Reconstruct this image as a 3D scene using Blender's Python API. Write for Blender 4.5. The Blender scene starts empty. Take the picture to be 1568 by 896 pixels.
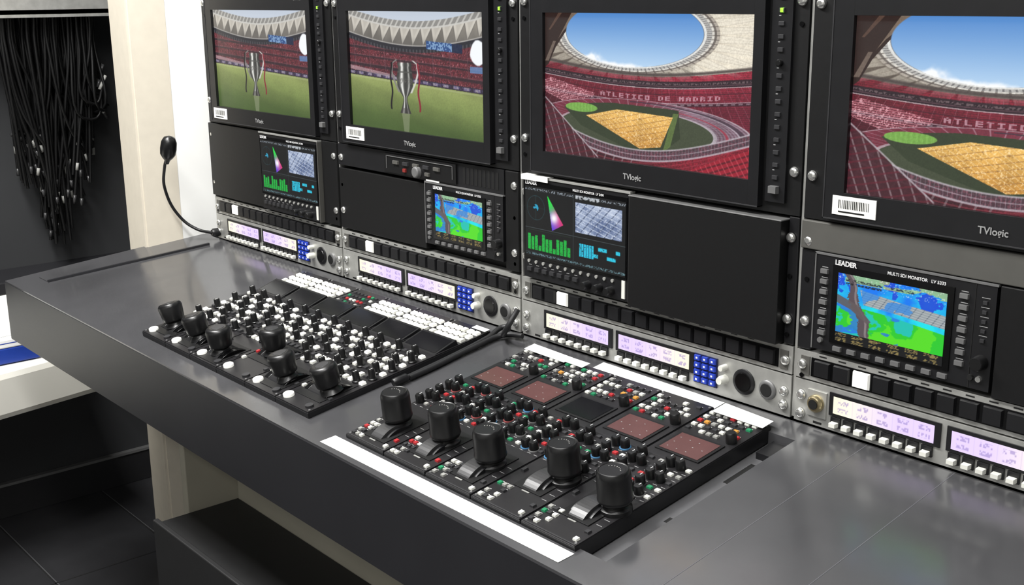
import bpy, math, random
import numpy as np
from mathutils import Matrix, Vector, Euler
random.seed(4); rng=np.random.RandomState(7)
S=bpy.context.scene
try:
    S.view_settings.view_transform='Standard'; S.view_settings.look='None'
except Exception: pass

# ---------------------------------------------------------------- materials
def s2l(c):
    c=np.asarray(c,dtype=float)/255.
    return np.where(c<=.04045,c/12.92,((c+.055)/1.055)**2.4)
MATS={}
def mat(name,rgb,rough=.5,metal=0.,spec=.5,var=.08,scale=40.,bump=0.,emit=0.,coat=0.,rvar=0.):
    if name in MATS: return MATS[name]
    m=bpy.data.materials.new(name); m.use_nodes=True
    nt=m.node_tree; b=nt.nodes['Principled BSDF']
    lin=s2l(rgb)
    b.inputs['Roughness'].default_value=rough; b.inputs['Metallic'].default_value=metal
    b.inputs['Specular IOR Level'].default_value=spec
    b.inputs['Coat Weight'].default_value=coat
    tc=nt.nodes.new('ShaderNodeTexCoord'); n=nt.nodes.new('ShaderNodeTexNoise')
    n.inputs['Scale'].default_value=scale; n.inputs['Detail'].default_value=5
    nt.links.new(tc.outputs['Object'],n.inputs['Vector'])
    r=nt.nodes.new('ShaderNodeValToRGB')
    r.color_ramp.elements[0].position=.3; r.color_ramp.elements[1].position=.7
    r.color_ramp.elements[0].color=(*(lin*(1-var)),1); r.color_ramp.elements[1].color=(*np.minimum(lin*(1+var),1),1)
    nt.links.new(n.outputs['Fac'],r.inputs['Fac']); nt.links.new(r.outputs['Color'],b.inputs['Base Color'])
    if rvar:
        n2=nt.nodes.new('ShaderNodeTexNoise'); n2.inputs['Scale'].default_value=scale*.6; n2.inputs['Detail'].default_value=8; n2.inputs['Roughness'].default_value=.65
        nt.links.new(tc.outputs['Object'],n2.inputs['Vector'])
        mr=nt.nodes.new('ShaderNodeMapRange'); mr.inputs['From Min'].default_value=.35; mr.inputs['From Max'].default_value=.65
        mr.inputs['To Min'].default_value=rough-rvar; mr.inputs['To Max'].default_value=rough+rvar
        nt.links.new(n2.outputs['Fac'],mr.inputs['Value']); nt.links.new(mr.outputs['Result'],b.inputs['Roughness'])
    if bump:
        bp=nt.nodes.new('ShaderNodeBump'); bp.inputs['Strength'].default_value=bump; bp.inputs['Distance'].default_value=.001
        nt.links.new(n.outputs['Fac'],bp.inputs['Height']); nt.links.new(bp.outputs['Normal'],b.inputs['Normal'])
    if emit:
        b.inputs['Emission Color'].default_value=(*lin,1); b.inputs['Emission Strength'].default_value=emit
    MATS[name]=m; return m
def screen_mat(name,strength=1.):
    if name in MATS: return MATS[name]
    m=bpy.data.materials.new(name); m.use_nodes=True
    nt=m.node_tree; b=nt.nodes['Principled BSDF']
    b.inputs['Base Color'].default_value=(.012,.012,.012,1); b.inputs['Roughness'].default_value=.3
    b.inputs['Specular IOR Level'].default_value=.25
    a=nt.nodes.new('ShaderNodeVertexColor'); a.layer_name='Col'
    nt.links.new(a.outputs['Color'],b.inputs['Emission Color']); b.inputs['Emission Strength'].default_value=strength
    MATS[name]=m; return m

# ---------------------------------------------------------------- mesh builder
class B:
    def __init__(s): s.v=[];s.f=[];s.m=[];s.sm=[];s.mats=[]
    def mi(s,m):
        if m not in s.mats: s.mats.append(m)
        return s.mats.index(m)
    def add(s,vs,fs,m,smooth=False):
        o=len(s.v); s.v+= [tuple(p) for p in vs]; k=s.mi(m)
        for f in fs: s.f.append(tuple(i+o for i in f)); s.m.append(k); s.sm.append(smooth)
    def box(s,x0,x1,y0,y1,z0,z1,m):
        vs=[(x0,y0,z0),(x1,y0,z0),(x1,y1,z0),(x0,y1,z0),(x0,y0,z1),(x1,y0,z1),(x1,y1,z1),(x0,y1,z1)]
        s.add(vs,[(0,3,2,1),(4,5,6,7),(0,1,5,4),(1,2,6,5),(2,3,7,6),(3,0,4,7)],m)
    def cbox(s,cx,cy,z0,w,d,h,m,taper=0.12):
        a,b=w/2,d/2; c,e=a*(1-taper),b*(1-taper)
        vs=[(cx-a,cy-b,z0),(cx+a,cy-b,z0),(cx+a,cy+b,z0),(cx-a,cy+b,z0),(cx-c,cy-e,z0+h),(cx+c,cy-e,z0+h),(cx+c,cy+e,z0+h),(cx-c,cy+e,z0+h)]
        s.add(vs,[(4,5,6,7),(0,1,5,4),(1,2,6,5),(2,3,7,6),(3,0,4,7)],m)
    def fbox(s,cx,cz,y,w,h,d,m,taper=.1):
        a,b=w/2,h/2;c,e=a*(1-taper),b*(1-taper)
        vs=[(cx-a,y,cz-b),(cx+a,y,cz-b),(cx+a,y,cz+b),(cx-a,y,cz+b),(cx-c,y-d,cz-e),(cx+c,y-d,cz-e),(cx+c,y-d,cz+e),(cx-c,y-d,cz+e)]
        s.add(vs,[(4,5,6,7),(0,1,5,4),(1,2,6,5),(2,3,7,6),(3,0,4,7)],m)
    def prism(s,poly,z0,z1,m):
        n=len(poly); vs=[(x,y,z0) for x,y in poly]+[(x,y,z1) for x,y in poly]
        s.add(vs,[tuple(range(n-1,-1,-1)),tuple(range(n,2*n))]+[(i,(i+1)%n,n+(i+1)%n,n+i) for i in range(n)],m)
    def lathe(s,prof,M,m,seg=20):
        vs=[];fs=[]
        for r,h in prof:
            for k in range(seg):
                a=2*math.pi*k/seg; vs.append(M@Vector((r*math.cos(a),r*math.sin(a),h)))
        for j in range(len(prof)-1):
            for k in range(seg):
                k2=(k+1)%seg; fs.append((j*seg+k,j*seg+k2,(j+1)*seg+k2,(j+1)*seg+k))
        s.add(vs,fs,m,True)
        o=(len(prof)-1)*seg
        s.add(vs[o:],[tuple(range(seg))],m)
    def up(s,x,y,z,prof,m,seg=16,tilt=(0,0)):
        s.lathe(prof,Matrix.Translation((x,y,z))@Euler((tilt[0],tilt[1],0)).to_matrix().to_4x4(),m,seg)
    def out(s,x,y,z,prof,m,seg=16):
        s.lathe(prof,Matrix.Translation((x,y,z))@Matrix.Rotation(math.pi/2,4,'X'),m,seg)
    def obj(s,name,loc=(0,0,0),rot=(0,0,0),bevel=0.,parent=None):
        me=bpy.data.meshes.new(name); me.from_pydata(s.v,[],s.f)
        for m in s.mats: me.materials.append(m)
        me.polygons.foreach_set('material_index',s.m); me.polygons.foreach_set('use_smooth',s.sm); me.update()
        o=bpy.data.objects.new(name,me); S.collection.objects.link(o); o.location=loc; o.rotation_euler=rot
        if bevel:
            bm=o.modifiers.new('Bevel','BEVEL'); bm.width=bevel; bm.segments=2; bm.limit_method='ANGLE'; bm.angle_limit=math.radians(50)
        if parent: o.parent=parent
        return o
def text(body,x,y,z,size,m,parent,bold=0.):
    c=bpy.data.curves.new('lettering','FONT'); c.body=body; c.size=size; c.fill_mode='FRONT'; c.offset=bold
    c.materials.append(m)
    o=bpy.data.objects.new('lettering',c); S.collection.objects.link(o); o.location=(x,y,z)
    o.rotation_euler=(math.pi/2,0,0); o.parent=parent
    return o
def tube(name,paths,r,m,parent=None,res=3):
    c=bpy.data.curves.new(name,'CURVE'); c.dimensions='3D'; c.bevel_depth=r; c.bevel_resolution=res; c.resolution_u=8; c.use_fill_caps=True
    for p in paths:
        sp=c.splines.new('BEZIER'); sp.bezier_points.add(len(p)-1)
        for bp,q in zip(sp.bezier_points,p):
            bp.co=q[:3]; bp.handle_left_type=bp.handle_right_type='AUTO'
    c.materials.append(m)
    o=bpy.data.objects.new(name,c); S.collection.objects.link(o)
    if parent:o.parent=parent
    return o

# ---------------------------------------------------------------- display pictures
def grid(w,h): 
    u,v=np.meshgrid((np.arange(w)+.5)/w,(np.arange(h)+.5)/h); return u,v
def blank(w,h,c): return np.ones((h,w,3))*np.array(c,float)
def put(img,mask,c,a=1.):
    c=np.asarray(c,float); m=mask.astype(float)[...,None]*a
    img[:]=img*(1-m)+c*m
def sput(img,d,soft,c,a=1.):   # soft mask : 1 where d<0
    put(img,np.clip(.5-d/soft,0,1),c,a)
def inpoly(u,v,P):
    r=np.zeros(u.shape,bool); n=len(P)
    for i in range(n):
        x1,y1=P[i];x2,y2=P[(i+1)%n]
        if y1==y2: continue
        c=((y1>v)!=(y2>v))&(u<(x2-x1)*(v-y1)/(y2-y1)+x1); r^=c
    return r
def noise(h,w,ch,cw):
    a=rng.rand(ch+2,cw+2); y=np.linspace(0,ch,h);x=np.linspace(0,cw,w)
    yi=y.astype(int);xi=x.astype(int);fy=(y-yi)[:,None];fx=(x-xi)[None]
    fy=fy*fy*(3-2*fy);fx=fx*fx*(3-2*fx)
    return (a[yi][:,xi]*(1-fy)*(1-fx)+a[yi+1][:,xi]*fy*(1-fx)+a[yi][:,xi+1]*(1-fy)*fx+a[yi+1][:,xi+1]*fy*fx)
def fbm(h,w,ch,cw,o=4):
    r=0;t=0
    for k in range(o): r=r+noise(h,w,ch*2**k,cw*2**k)*.5**k; t+=.5**k
    return r/t
def lerp(a,b,t): 
    t=np.clip(t,0,1)[...,None]; return np.asarray(a,float)*(1-t)+np.asarray(b,float)*t
def half(img): return (img[::2,::2]+img[1::2,::2]+img[::2,1::2]+img[1::2,1::2])/4
def desat(img,k=.08,lift=5):
    g=img.mean(-1,keepdims=True); return (img*(1-k)+g*k)*(1-lift/255.)+lift
def picture(name,img,x0,x1,z0,z1,y,parent,strength=1.):
    h,w,_=img.shape
    xs=np.linspace(x0,x1,w);zs=np.linspace(z1,z0,h)
    X,Z=np.meshgrid(xs,zs); co=np.stack([X,np.full_like(X,y),Z],-1).reshape(-1,3)
    i=np.arange(h*w).reshape(h,w)
    q=np.stack([i[1:,:-1],i[1:,1:],i[:-1,1:],i[:-1,:-1]],-1).reshape(-1,4)
    me=bpy.data.meshes.new(name); me.vertices.add(h*w); me.vertices.foreach_set('co',co.ravel())
    me.loops.add(q.size); me.loops.foreach_set('vertex_index',q.ravel())
    me.polygons.add(len(q)); me.polygons.foreach_set('loop_start',np.arange(0,q.size,4)); me.polygons.foreach_set('loop_total',np.full(len(q),4))
    me.update(calc_edges=True)
    a=me.color_attributes.new('Col','FLOAT_COLOR','POINT')
    col=np.ones((h*w,4)); col[:,:3]=s2l(np.clip(img,0,255)).reshape(-1,3); a.data.foreach_set('color',col.ravel())
    me.materials.append(screen_mat('display_%g'%strength,strength))
    o=bpy.data.objects.new(name,me); S.collection.objects.link(o)
    if parent: o.parent=parent
    return o

def paint_stadium(w=1200,h=632):
    u,v=grid(w,h); img=blank(w,h,(120,28,44))
    n1=fbm(h,w,8,14,5); n3=noise(h,w,150,280); n5=noise(h,w,300,560)
    ell=lambda cx,cy,rx,ry: np.sqrt(((u-cx)/rx)**2+((v-cy)/ry)**2)
    d=v-.055*np.sin(np.pi*u)
    img[:]=lerp((148,32,52),(98,22,40),(d-.36)/.22)
    img*=lerp((.80,)*3,(1.12,)*3,(u-.1)/.7)
    rows=.5+.5*np.sin(d*2*np.pi*80); img*=(.80+.22*rows+.20*(n3-.5)+.25*(n1-.5)+.16*(n5-.5))[...,None]
    ais=np.mod((u-.5)/(.35+.5*v)*18,1); put(img,(ais<.05)&(v>.42),(190,134,146),.4)
    put(img,(d>.385)&(d<.428),(34,24,32),.92); put(img,(d>.395)&(d<.408)&(n3>.5),(150,130,130),.5); put(img,(d>.412)&(d<.418),(90,60,70),.8); put(img,(d>.427)&(d<.432),(204,196,198),.75)
    put(img,(d>.466)&(d<.471),(60,18,32),.8); put(img,(d>.523)&(d<.528),(200,182,190),.65); put(img,(d>.528)&(d<.546),(52,22,36),.85); put(img,(d>.531)&(d<.540)&(np.mod(u*32,1)<.55),(180,170,176),.5)
    P=inpoly(u,v,[(.0,.475),(.03,.455),(.27,.545),(.26,.575),(.1,.62),(.0,.56)]); put(img,P&(rows>.3),(228,140,152),.55); put(img,P&(n3>.7),(250,205,210),.5)
    GL={'A':'010101111101101','T':'111010010010010','L':'100100100100111','E':'111100111100111','I':'111010010010111','C':'111100100100111','O':'111101101101111','D':'110101101101110','M':'101111111101101','R':'110101110101101',' ':'0'*15}
    s_='ATLETICO DE MADRID'; U0,U1=.30,.87; cw=(U1-U0)/len(s_)
    ci=((u-U0)/cw).astype(int); fx=np.mod((u-U0)/cw,1)*4.4; vv=(d-.480)/.030*5
    lut=np.array([[int(c) for c in GL[ch]] for ch in s_])
    ok=(u>U0)&(u<U1)&(fx<3)&(vv>=0)&(vv<5)
    cc=np.clip(ci,0,len(s_)-1); ix=np.clip(vv.astype(int),0,4)*3+np.clip(fx.astype(int),0,2)
    put(img,ok&(lut[cc,ix]==1),(218,178,190),.65)
    # roof
    cx,cy,rx,ry=.45,.13,.335,.225
    e=ell(cx,cy,rx,ry); ang=np.arctan2((v-cy)/ry,(u-cx)/rx)
    roofl=.335+.075*np.sin(np.pi*u); roof=v<roofl
    base=lerp((112,100,88),(216,206,186),(u-.25)/.5)*(.82+.34*n1)[...,None]
    base*=(1.06-.40*np.clip((v-.1)/.35,0,1)*(u<.75))[...,None]
    img[roof]=base[roof]
    N=34; fr=np.mod(ang*N/(2*np.pi),1); dc=np.abs(fr-.5)
    wedge=np.clip((1.95-e)/.75,0,1)*.5
    sput(img,np.maximum(dc-wedge*.92,np.maximum(1.2-e,v-roofl)),.08,(226,218,200),.5)
    sput(img,np.maximum(np.abs(dc-wedge*.92)-.02,np.maximum(1.2-e,v-roofl)),.05,(92,78,68),.5)
    sput(img,np.maximum(dc-.02,np.maximum(1.2-e,v-roofl)),.03,(110,96,84),.45)
    put(img,roof&(e<1.2),(112,104,98),1)
    put(img,roof&(e>1.0)&(e<1.03),(222,222,218),1); put(img,roof&(e>1.03)&(e<1.10),(178,176,172),1)
    put(img,roof&(e>1.035)&(e<1.095)&(np.mod(ang*120/(2*np.pi),1)<.35),(110,108,108),.9)
    put(img,roof&(e>1.10)&(e<1.13),(226,222,212),.9); put(img,roof&(e>1.16)&(e<1.2),(190,180,166),.8)
    put(img,roof&(e<1.2)&(e>1.10)&(np.mod(ang*60/(2*np.pi),1)<.2),(90,80,74),.7)
    put(img,roof&(u>.74)&(e>1.22)&(dc<.43),(232,224,206),.5)
    sput(img,np.abs(v-roofl+.012)-.010,.012,(70,60,58),.9)
    put(img,inpoly(u,v,[(-.01,-.01),(.24,-.01),(.13,.10),(.06,.24),(.02,.36),(-.01,.40)]),(44,28,25),1)
    put(img,inpoly(u,v,[(.15,-.01),(.20,-.01),(.1,.13),(.07,.19)]),(134,116,98),.8); put(img,inpoly(u,v,[(.08,-.01),(.10,-.01),(.03,.12),(.02,.12)]),(92,66,54),.8)
    put(img,inpoly(u,v,[(.045,.20),(.06,.20),(.02,.34),(.0,.34)]),(120,104,92),.8)
    sky=lerp((72,132,206),(178,210,240),v/.36); m=np.clip((1-e)/.012,0,1)[...,None]; img[:]=img*(1-m)+sky*m
    cn=fbm(h,w,12,22,6)
    cl=1.0*np.exp(-(((u-.24)/.05)**2+((v-.31)/.035)**2))+.9*np.exp(-(((u-.33)/.12)**2+((v-.355)/.03)**2))+.5*np.exp(-(((u-.52)/.2)**2+((v-.36)/.025)**2))
    put(img,np.clip((cl+(cn-.62)*1.4)*1.8,0,1)*np.clip(cl*2.5,0,1)*(e<1),(248,249,251),.95)
    # lower bowl
    e2=ell(.46,.775,.545,.205); a2=np.arctan2((v-.775)/.205,(u-.46)/.545)
    bowl=(e2<1)&(v>.5); bc=lerp((126,40,58),(136,112,128),(u-.5)/.25); img[bowl]=(bc*(.76+.42*n1+.1*(n5-.5))[...,None])[bowl]
    put(img,bowl&(np.sin(e2*2*np.pi*34)>.1),(80,38,52),.45)
    put(img,bowl&(np.mod(a2*70/(2*np.pi),1)<.1),(196,178,188),.45)
    sput(img,np.maximum(np.abs(e2-1)-.007,.52-v),.012,(200,192,197),.75)
    put(img,(np.abs(e2-.93)<.02)&(v>.53)&(u>.45),(60,42,56),.8); sput(img,np.maximum(np.abs(e2-.9)-.005,.55-u),.012,(196,190,200),.75)
    put(img,(np.abs(e2-.80)<.012)&(u>.5),(166,40,60),.7); put(img,(e2<.72)&(e2>.69),(186,180,186),.7)
    put(img,e2<.69,(62,70,50),1)
    ins2=inpoly(u,v,[(.08,.625),(.3,.60),(.68,.615),(.69,.8),(.6,.91),(.45,.91),(.2,.78)])&(e2<.86)
    put(img,ins2,(48,58,38),1); put(img,inpoly(u,v,[(.655,.64),(.68,.64),(.645,.86),(.61,.9)]),(104,130,62),.7)
    e3=ell(.2,.652,.085,.032); sput(img,e3-1,.05,(112,166,66),1); put(img,(e3<1)&(np.mod(u*60,1)<.5),(126,182,80),.5)
    Y=inpoly(u,v,[(.225,.705),(.385,.645),(.655,.665),(.60,.87),(.50,.895)])
    yc=lerp((238,188,94),(206,142,54),(v-.62)/.27)*(.82+.36*n1)[...,None]; img[Y]=yc[Y]
    put(img,Y&(np.mod(u*1.3-v*1.1,.035)<.004),(248,230,190),.5); put(img,Y&(np.mod(u*.5+v*1.3,.048)<.006),(156,106,54),.65)
    put(img,Y&(n3>.80),(250,232,190),.5); put(img,Y&(n3<.12),(150,104,52),.5)
    # foreground tier
    fg=.79+.185*np.sin(np.pi*np.clip(u,0,1)**.95)
    F=v>fg; fc=lerp((58,20,30),(130,20,38),(u-.35)/.4)*(.8+.4*n3)[...,None]; img[F]=fc[F]
    put(img,F&(np.mod((v-fg)*38+u*3,1)<.3),(160,54,68),.45)
    put(img,F&(u<.5)&(np.mod(u*22+v*5,1)<.16),(136,120,124),.6)
    band=(v>fg-.07)&(v<fg); put(img,band,(70,48,58),.88); put(img,band&(n3>.6),(110,58,72),.8)
    for k,t in ((0,.006),(-.035,.002),(-.07,.005)): sput(img,np.abs(v-fg-k)-t,.006,(186,178,186),.8)
    put(img,band&(np.mod(u*70,1)<.12),(176,166,178),.45)
    L=inpoly(u,v,[(-.01,.60),(.05,.65),(.16,.83),(.3,.99),(.3,1.01),(-.01,1.01)])
    put(img,L,(64,24,34),.92); put(img,L&(np.mod(u*26-v*6,1)<.16),(146,130,134),.65); put(img,L&(np.mod(v*22+u*9,1)<.25),(100,24,40),.6); sput(img,np.maximum(np.abs(v-.60-u*1.35)-.006,u-.29),.006,(182,174,180),.8)
    R=inpoly(u,v,[(1.01,.8),(.93,.86),(.8,.95),(.72,1.01),(1.01,1.01)])
    put(img,R,(154,20,40),1); put(img,R&(np.mod((v*1.1+u*.7)*24,1)<.35),(80,14,26),.75); put(img,R&(np.mod((u*1.3-v*.5)*30,1)<.2),(200,80,90),.55)
    img*=(1+.14*(n3-.5)*(1-m[...,0]))[...,None]
    return desat(half(img))
def paint_trophy(w=880,h=464):
    u,v=grid(w,h); n=noise(h,w,150,280); n1=fbm(h,w,6,10,5); n2=rng.rand(h,w); n3=noise(h,w,95,170)
    img=blank(w,h,(52,52,60))
    cr=lerp((60,28,38),(134,44,54),n3*.5+n1*.5+.1*n2); img[:]=cr*(.7+.5*n)[...,None]
    put(img,(n>.84)&(n3>.45),(200,164,166),.65); put(img,(n<.2),(26,20,26),.7)
    for b_,s_,t in ((.30,.10,.010),(.375,.085,.007),(.45,.09,.012)):
        sput(img,np.abs(v-(b_+s_*u))-t,.01,(40,28,36),.85)
        sput(img,np.abs(v-(b_+s_*u)+t+.004)-.0015,.004,(136,112,118),.6)
    for k in range(9):
        x=.04+k*.12; put(img,(np.abs(u-x-.05*(v-.3))<.003)&(v<.52),(108,74,84),.45)
    arc=.12+.16*np.sin(np.pi*np.clip(u*.75+.12,0,1))
    put(img,v<arc+.055,(34,34,42),1); put(img,(v<arc+.055)&(v>arc+.03)&(np.mod(u*40,1)<.4),(80,80,86),.7)
    R=v<arc; img[R]=(lerp((144,138,126),(92,88,84),v/.3)*(.8+.4*n1)[...,None])[R]
    dd=(arc-v)/.135; fr=np.mod(u*13+(v-arc)*2.2,1); tr=np.abs(fr-.5)*2
    sput(img,np.maximum(tr-dd,v-arc),.16,(216,210,198),.8); sput(img,np.maximum(tr-dd+.5,v-arc),.25,(176,170,160),.7)
    sput(img,np.maximum(np.abs(tr-dd)-.05,v-arc),.10,(74,70,68),.75)
    put(img,R&(dd>1.02),(136,134,130),1); put(img,R&(dd>1.02)&(np.mod(u*26+v*12,1)<.35),(196,194,188),.8); put(img,R&(dd>1.02)&(dd<1.12),(200,198,192),.9); put(img,v<arc-.20,(190,200,214),1)
    sput(img,np.abs(v-arc)-.004,.006,(200,196,190),.8)
    scr=inpoly(u,v,[(.60,.235),(.85,.255),(.85,.325),(.60,.30)]); put(img,scr,(34,70,130),1); put(img,scr&(n3>.55),(140,176,214),.8); put(img,scr&(u>.78),(18,26,54),.9)
    e=np.sqrt(((u-.955)/.05)**2+((v-.31)/.10)**2)+.5*(n1-.5)+.4*np.maximum(0,.9-u); sput(img,e-1,.12,(240,244,248),1)
    put(img,(u>.9)&(v>.42)&(v<.47),(90,134,190),.8)
    bl=.545+.085*u
    put(img,(v>bl-.04)&(v<bl),(44,36,54),.95); put(img,(v>bl-.032)&(v<bl-.010)&(np.mod(u*14,1)<.5),(186,176,186),.7); put(img,(v>bl-.032)&(v<bl-.008)&(n3>.55),(84,72,126),.6)
    put(img,inpoly(u,v,[(0,.465),(.36,.53),(.36,.555),(0,.50)]),(190,168,174),.6)
    P=v>bl; g=lerp((146,158,88),(72,96,42),(v-bl)/.40)
    st=.5+.5*np.tanh(3*np.sin((v*2.6-u*.8)*2*np.pi)); g=g*(.94+.09*st)[...,None]*(.92+.16*n1)[...,None]*(.95+.10*n)[...,None]; img[P]=g[P]
    sput(img,np.abs(v-bl-.012)-.005,.010,(180,186,140),.5)
    sput(img,.80+.16*u-v,.10,(56,78,32),.4)
    put(img,inpoly(u,v,[(.405,.845),(.465,.845),(.455,1.01),(.42,1.01)]),(156,158,138),.45)
    cx=.435
    Wd=lambda vv: np.interp(vv,[.42,.44,.46,.55,.62,.67,.71,.74,.79,.83,.845],[.050,.056,.049,.062,.058,.038,.015,.015,.026,.038,.042])
    s=(u-cx)/np.maximum(Wd(v),.001); T=(v>.42)&(v<.845)&(np.abs(s)<1)
    c=lerp((44,44,42),(232,232,226),.95*np.exp(-((s+.4)/.20)**2)+.6*np.exp(-((s-.5)/.12)**2)+.3*(n1-.3)); img[T]=c[T]
    put(img,T&(np.abs(v-.50)<.006),(80,80,76),.8); put(img,T&(v>.55)&(v<.6)&(n>.5),(100,98,94),.6); put(img,T&(v>.80),(60,56,54),.5)
    for sg in (-1,1):
        hx=cx+sg*np.interp(v,[.40,.43,.50,.58,.67],[.060,.094,.100,.080,.045]); sput(img,np.maximum(np.abs(u-hx)-.007,np.maximum(.40-v,v-.67)),.005,(200,198,192) if sg>0 else (126,124,120),1)
        rx=cx+sg*(.104+.006*np.sin(v*26)); sput(img,np.maximum(np.abs(u-rx)-.006,np.maximum(.42-v,v-.82)),.004,(136,24,42) if sg>0 else (22,16,20),1)
    return desat(half(img))
def paint_false(w=400,h=260):
    u,v=grid(w,h); n=fbm(h,w,4,6,5); n2=noise(h,w,60,90); n4=fbm(h,w,7,5,4)
    img=lerp((10,120,240),(20,225,235),v*1.5+(n-.5)*2.2)
    put(img,(n>.60)&(v<.35),(20,60,210),.85); put(img,(v<.13)&(n4>.5),(226,220,80),.6); put(img,(v<.2)&(n2>.8),(240,240,240),.6)
    gb=inpoly(u,v,[(-.01,.5),(.5,.55),(1.01,.66),(1.01,1.01),(-.01,1.01)])
    put(img,gb,(40,200,44),1); put(img,gb&(n>.56),(96,224,30),.8); put(img,gb&(n<.42)&(u<.75),(20,190,210),.8); put(img,gb&(n4<.40)&(u<.6),(34,110,230),.8)
    G=inpoly(u,v,[(.22,.22),(.6,.30),(1.01,.36),(1.01,.57),(.6,.50),(.26,.46)])
    put(img,G,(150,158,162),1); put(img,G&(np.mod(u*14+v*5,1)<.14),(92,104,116),.8); put(img,G&(np.mod(v*26-u*5,1)<.2),(196,204,206),.8); put(img,G&(n<.42),(40,130,225),.7)
    tx=.10+.20*v+.02*np.sin(v*11)+.015*(n4-.5); put(img,np.abs(u-tx)<.035+.03*n2*(v>.3),(88,76,82),1); put(img,(np.abs(u-tx-.02)<.01),(150,140,140),.7)
    put(img,inpoly(u,v,[(.0,.36),(.2,.48),(.34,.72),(.3,.76),(.14,.58),(0,.5)]),(96,86,88),.9)
    for yy in (.10,.16): put(img,(np.abs(v-yy)<.018)&(u>.08)&(u<.42)&(n2>.45),(20,20,24),.8)
    put(img,(np.abs(v-.1)<.02)&(u>.5)&(u<.72)&(n2>.4),(20,30,60),.8)
    return half(img)
def paint_multi(w=480,h=280):
    u,v=grid(w,h); img=blank(w,h,(5,7,10)); n=noise(h,w,40,60); n2=noise(h,w,100,160); f=fbm(h,w,5,8,4)
    r=np.hypot((u-.115)*1.85,v-.30); put(img,np.abs(r-.17)<.004,(30,66,74),.9); put(img,(np.abs(u-.115)<.002)&(r<.17)|(np.abs(v-.3)<.003)&(r<.17),(26,56,60),.9); put(img,(r<.05)&(n>.45),(40,170,210),.9)
    P=[(.235,.10),(.40,.47),(.285,.58)]; T=inpoly(u,v,P)
    ws=[np.exp(-(((u-a)*1.85)**2+(v-b)**2)/.035) for a,b in P]; tot=sum(ws)+1e-6
    C=(ws[0][...,None]*np.array((30,230,70))+ws[1][...,None]*np.array((250,40,80))+ws[2][...,None]*np.array((60,70,250)))/tot[...,None]
    img[T]=C[T]; cc=np.exp(-(((u-.305)*1.85)**2+(v-.40)**2)/.006); put(img,T*cc,(255,255,255))
    I=(u>.52)&(u<.965)&(v>.12)&(v<.53); ii=lerp((70,88,130),(205,216,236),f*1.5-.25); img[I]=ii[I]
    put(img,I&(np.mod(u*13+v*7,1)<.16),(70,82,110),.8); put(img,I&(np.mod(u*7-v*15,1)<.14),(222,232,245),.7); put(img,I&(n2>.8),(240,245,255),.7)
    bars=np.array([.13,.10,.12,.02,.14,.10,.10,.02,.12,.11,.13,.06]); bi=np.clip(((u-.03)/.45*12).astype(int),0,11)
    hgt=.66+.0*u+(.14-bars[bi])*1.4; G=(u>.03)&(u<.48)&(v<.90)&(v>hgt)&(np.mod((u-.03)/.45*12,1)<.78)
    put(img,G,(22,176,64),1); put(img,G&(n2<.25),(8,90,34),.7)
    put(img,(u>.03)&(u<.48)&(np.abs(v-.62)<.003),(50,90,60),.9)
    wv=.75+.05*np.sign(np.sin(u*38)); Wv=(u>.56)&(u<.95)&((np.abs(v-wv)<.025)|((u<.70)&(v>.67)&(v<.85)))&(n2>.18); put(img,Wv,(40,196,224),1)
    put(img,(u>.56)&(u<.70)&(v>.67)&(v<.85)&(np.mod(u*40,1)<.3),(14,100,130),.9)
    put(img,np.abs(u-.5)<.003,(70,80,84),.9); put(img,np.abs(v-.59)<.003,(70,80,84),.9)
    put(img,(v>.94)&(v<.97)&(n2>.5),(120,160,170),.8); put(img,(v>.03)&(v<.06)&(n2>.55),(170,180,190),.8)
    put(img,(v>.025)&(v<.075)&(u>.52)&(u<.75)&(n>.4),(210,215,220),.8)
    return half(img)
def paint_lcd(w=300,h=52,flip=False):
    u,v=grid(w,h); t=u if not flip else 1-u
    img=lerp((255,251,216),(226,206,248),t*1.5); c=rng.rand(12,w//4)>.45
    ri=np.clip((v*12).astype(int),0,11);ci=np.clip((u*w/4).astype(int),0,w//4-1)
    seg=np.mod(u*5,1)
    put(img,c[ri,ci]&(((v>.16)&(v<.42))|((v>.6)&(v<.84)))&(seg>.25)&(seg<.8),(150,130,190),.6)
    put(img,seg<.02,(190,172,212),.6)
    return half(img)
STAD=paint_stadium(); TROP=paint_trophy(); FALSE=paint_false(); MULTI=paint_multi(); LCDA=paint_lcd(); LCDB=paint_lcd(flip=True)

# ---------------------------------------------------------------- shared materials
m_desk=mat('desk_laminate',(69,69,71),.18,spec=.7,var=.16,scale=6,bump=.02,rvar=.08)
m_fascia=mat('desk_fascia_laminate',(38,38,41),.42,spec=.3,var=.08,scale=9)
m_pit=mat('recess_grey',(92,92,94),.5)
m_blk=mat('black_powdercoat',(16,16,17),.45,spec=.4,var=.15,scale=200,bump=.05)
m_blk2=mat('black_plastic',(24,24,26),.36,spec=.45,var=.1)
m_gloss=mat('black_gloss',(9,9,10),.2,spec=.35)
m_knob=mat('knob_rubber',(19,19,20),.34,spec=.5,var=.15)
m_panel=mat('panel_charcoal',(30,29,31),.38,spec=.45,var=.1,scale=90)
m_silver=mat('brushed_aluminium',(190,190,186),.40,metal=.6,var=.12,scale=60)
m_chrome=mat('screw_chrome',(235,235,232),.22,metal=.9)
m_grey=mat('grey_metal_blank',(96,95,91),.45,metal=.3,var=.05)
m_white=mat('white_paint',(250,250,247),.5,var=.01,scale=3)
m_cream=mat('cream_tone',(214,206,190),.6,var=.03)
m_tape=mat('white_tape',(240,240,238),.6,var=.03)
m_lbl=mat('label_paper',(236,236,232),.6,var=.02)
m_ink=mat('ink_black',(15,15,15),.6)
m_txt=mat('print_white',(215,215,215),.6,emit=.15)
m_txg=mat('print_grey',(150,150,150),.6)
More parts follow.
